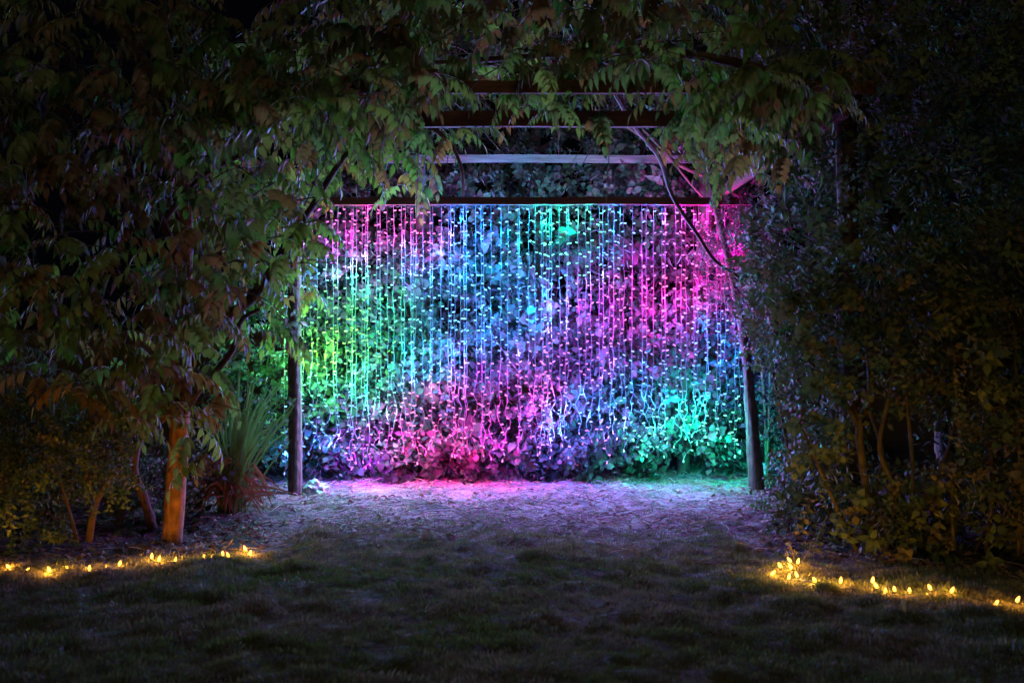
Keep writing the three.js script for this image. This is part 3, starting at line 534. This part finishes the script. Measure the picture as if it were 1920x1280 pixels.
bush('seedling', foot(1490, 1060), 'small leafy seedling among the warm lights of the right lawn edge', 'plant', [
  [[[1490, 1062, 7.1], [1488, 1040, 7.1], [1480, 1015, 7.1]], [0.004, 0.003, 0.002]],
  [[[1500, 1062, 7.1], [1512, 1040, 7.1], [1522, 1025, 7.1]], [0.004, 0.003, 0.002]],
], [[[[1470, 1060], [1472, 1005], [1500, 1005], [1535, 1020], [1530, 1060]], 7.05, 7.2, 9, 0]], 9, { size: [0.3, 0.45], palette: [rgb(0.12, 0.14, 0.03), rgb(0.16, 0.15, 0.04)] });

// ------------------------------------------------------------------ plants at the left
bush('bush', foot(150, 1010), 'low olive bush with orange lit branching stems, left of the front post', 'bush', [
  [[[145, 1015, 7.6], [130, 960, 7.6], [112, 900, 7.6], [95, 850, 7.6]], [0.012, 0.01, 0.006]],
  [[[165, 1015, 7.5], [175, 960, 7.5], [185, 930, 7.5], [215, 880, 7.5], [225, 830, 7.5]], [0.026, 0.022, 0.016, 0.01]],
  [[[180, 945, 7.5], [165, 900, 7.5], [150, 850, 7.5]], [0.014, 0.011, 0.006]],
  [[[20, 1000, 7.6], [10, 930, 7.6], [0, 880, 7.6]], [0.012, 0.01, 0.006]],
], [
  [[[-60, 740], [120, 760], [250, 800], [260, 870], [200, 920], [100, 890], [40, 930], [-60, 960]], 7.1, 8.2, 620, 0.12],
  [[[-60, 960], [40, 940], [120, 960], [170, 1020], [60, 1030], [-60, 1030]], 7.4, 8, 60, 0],
], 120, { mat: M.brownBark });
bush('low_plant', foot(215, 965), 'dark low undergrowth in the bed between the left bush and the front post', 'undergrowth', [
  [[[215, 968, 8.7], [225, 900, 8.8], [205, 850, 8.8]], [0.01, 0.008, 0.005]],
  [[[90, 968, 8.8], [80, 910, 8.8], [60, 860, 8.8]], [0.01, 0.008, 0.005]],
], [[[[-80, 980], [-80, 840], [330, 830], [420, 860], [380, 950], [300, 965]], 8.5, 9.8, 420, 0.05]], 60, { geos: broadGeos, palette: [rgb(0.03, 0.045, 0.018), rgb(0.04, 0.055, 0.02), rgb(0.06, 0.035, 0.02)] });
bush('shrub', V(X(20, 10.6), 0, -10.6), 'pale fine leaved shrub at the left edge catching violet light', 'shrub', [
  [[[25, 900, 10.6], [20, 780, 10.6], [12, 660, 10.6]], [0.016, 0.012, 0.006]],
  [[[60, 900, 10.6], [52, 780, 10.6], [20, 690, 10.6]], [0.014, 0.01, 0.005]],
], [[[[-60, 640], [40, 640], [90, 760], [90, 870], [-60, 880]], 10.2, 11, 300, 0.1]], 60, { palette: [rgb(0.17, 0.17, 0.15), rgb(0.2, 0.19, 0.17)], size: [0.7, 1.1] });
bush('shrub', V(X(480, 11), 0, -11), 'leafy green shrub behind the strap leaved plant, beside the left post', 'shrub', [
  [[[500, 900, 11.2], [495, 760, 11.2], [510, 600, 11.2], [520, 500, 11.2]], [0.018, 0.014, 0.01, 0.006]],
], [[[[400, 620], [460, 560], [550, 480], [556, 880], [480, 890], [400, 800]], 10.25, 11.4, 400, 0.15]], 120, { palette: [rgb(0.05, 0.1, 0.035), rgb(0.065, 0.12, 0.045), rgb(0.04, 0.08, 0.03)], geos: hedgeSprigs, size: [0.6, 1], gloss: 0.5 });
{ // strap leaved plant
  const base = foot(432, 962), t = thing('flax_plant', base, 'strap leaved plant with long arching blades between the two left posts', 'plant');
  const green = [rgb(0.08, 0.17, 0.045), rgb(0.1, 0.19, 0.055), rgb(0.06, 0.14, 0.035)].map((c) => leafMat(c, 0.4, 0.3)), dry = [rgb(0.26, 0.085, 0.05), rgb(0.2, 0.07, 0.045), rgb(0.3, 0.14, 0.08)].map((c) => leafMat(c, 0.1, 0.2));
  const blade = (root, tip, sag, w) => {
    const n = 9, pos = [], idx = [], side = tip.clone().sub(root).cross(V(R(-.3, .3), R(-.2, .2), 1)).normalize();
    for (let i = 0; i <= n; i++) {
      const u = i / n, c = root.clone().lerp(tip, u); c.y += sag * Math.sin(Math.PI * Math.min(1, u * 1.05)) * (u > 0.5 ? 1 : 1.1);
      const ww = w * (u < 0.15 ? 0.6 + u * 2.6 : Math.pow(1 - u, 0.45) * 1.05 + 0.02) / 2;
      for (const k of [-1, 0, 1]) { const q = c.clone().addScaledVector(side, k * ww); q.z += Math.abs(k) * ww * 0.5; pos.push(q.x, q.y, q.z); }
    }
    for (let i = 0; i < n; i++) for (const k of [0, 1]) { const a = i * 3 + k, b = a + 3; idx.push(a, a + 1, b, b, a + 1, b + 1); }
    const g = new THREE.BufferGeometry(); g.setAttribute('position', new THREE.Float32BufferAttribute(pos, 3)); g.setIndex(idx); g.computeVertexNormals(); return g;
  };
  for (let k = 0; k < 64; k++) {
    const a = R(0, 6.28), root = base.clone().add(V(Math.cos(a) * R(0, .12), 0.02, Math.sin(a) * R(0, .12))), L = R(0.8, 1.4), lean = R(-0.35, 0.7), dz = R(-0.6, 0.4);
    part('blade', blade(root, root.clone().add(V(lean * L * 0.75, L * R(0.72, 0.98) - Math.abs(lean) * 0.35, dz * L * 0.6)), R(0.05, 0.22), R(0.014, 0.026)), pick(green), t);
  }
  for (let k = 0; k < 80; k++) {
    const a = R(0, 6.28), root = base.clone().add(V(Math.cos(a) * 0.08, R(0.05, 0.4), Math.sin(a) * 0.08)), b = R(0, 6.28), r = R(0.15, 0.45);
    const tip = root.clone().add(V(Math.cos(b) * r, 0, Math.sin(b) * r)); tip.y = R(0.02, 0.2);
    part('dry_blade', blade(root, tip, R(0.04, 0.16), R(0.02, 0.034)), pick(dry), t);
  }
}

// ------------------------------------------------------------------ small things on the ground
function crumpled(r, sx, sy, sz, s, detail = 5) {
  const g = new THREE.IcosahedronGeometry(r, detail), p = g.attributes.position, v = V(0, 0, 0);
  for (let i = 0; i < p.count; i++) {
    v.fromBufferAttribute(p, i).normalize();
    const n = 1 + 0.45 * nz(v.x * 1.6 + s, v.y * 1.6, v.z * 1.6) + 0.28 * Math.abs(nz(v.x * 4 + s, v.y * 4, v.z * 4)) - 0.2 * Math.abs(nz(v.x * 9, v.y * 9 + s, v.z * 9));
    p.setXYZ(i, v.x * r * n * sx, Math.max(-r * 0.3 * sy, v.y * r * n * sy), v.z * r * n * sz);
  }
  g.deleteAttribute('normal'); g.deleteAttribute('uv'); g.computeVertexNormals(); return g;
}
{
  const f = foot(588, 922), m = tag(shade(new THREE.Mesh(crumpled(0.115, 1.05, 0.75, 0.8, 2), new THREE.MeshPhysicalMaterial({ color: rgb(0.3, 0.32, 0.33), roughness: 0.4, clearcoat: 0.3 }))), 'crumpled pale plastic bag lying against the foot of the left post', 'bag');
  m.name = 'plastic_bag'; m.position.copy(f).add(V(0, 0.05, 0)); scene.add(m);
  const e = V(X(1455, 10.9), 0.1, -10.9), b = tag(shade(new THREE.Mesh(crumpled(0.15, 0.9, 0.7, 0.7, 7), new THREE.MeshPhysicalMaterial({ color: rgb(0.12, 0.3, 0.42), roughness: 0.45 }))), 'folded blue plastic sheet on the ground right of the leaning post', 'tarp');
  b.name = 'tarp'; b.position.copy(e); scene.add(b);
  const s = foot(1697, 1156), st = thing('plant_marker', s, 'small white plant marker standing in the right part of the lawn', 'plant marker');
  const shape = new THREE.Shape([[-.009, 0], [-.011, .06], [-.007, .068], [.007, .068], [.011, .06], [.009, 0], [0, -.03]].map(([x, y]) => new THREE.Vector2(x, y))), mg = new THREE.ExtrudeGeometry(shape, { depth: 0.002, bevelSize: 0.0006, bevelThickness: 0.0006, bevelSegments: 1 });
  mg.rotateZ(0.15); mg.rotateY(0.3); mg.translate(s.x, s.y + 0.03, s.z); part('tag', mg, new THREE.MeshStandardMaterial({ color: rgb(0.7, 0.7, 0.72), roughness: 0.5 }), st);
  for (const [pts, r, label] of [
    [[[400, 1050, 0], [422, 1032, 0], [436, 1011, 0.1]], 0.004, 'thin pale stick leaning out of the bed beside the left string lights'],
    [[[1370, 1000, 0], [1395, 1003, 0], [1400, 1012, 0]], 0.004, 'short bent pale twig on the earth before the right bushes'],
    [[[1120, 816, 0.12], [1086, 850, 0.1], [1052, 893, 0]], 0.004, 'straight thin stick propped up under the teal lights'],
    [[[700, 888, 0], [760, 884, 0.02], [850, 897, 0]], 0.006, 'long thin stick on the earth below the pink lights'],
    [[[1010, 980, 0], [1045, 972, 0.02], [1075, 960, 0]], 0.004, 'thin curved stick in the middle of the bare earth'],
  ]) {
    const q = pts.map(([x, y, h]) => { if (h > 0.05) return P(x, y, groundDepth(pts[pts.length - 1][1] > y ? pts[pts.length - 1][1] : pts[0][1])); const f2 = foot(x, y); f2.y += 0.036 + h; return f2; }), o = thing('stick', q[0], label, 'stick'); part('twig', limb(q, [r, r * 0.6], { sides: 5 }), M.paleBark, o);
  }
}
renderer.render(scene, camera);
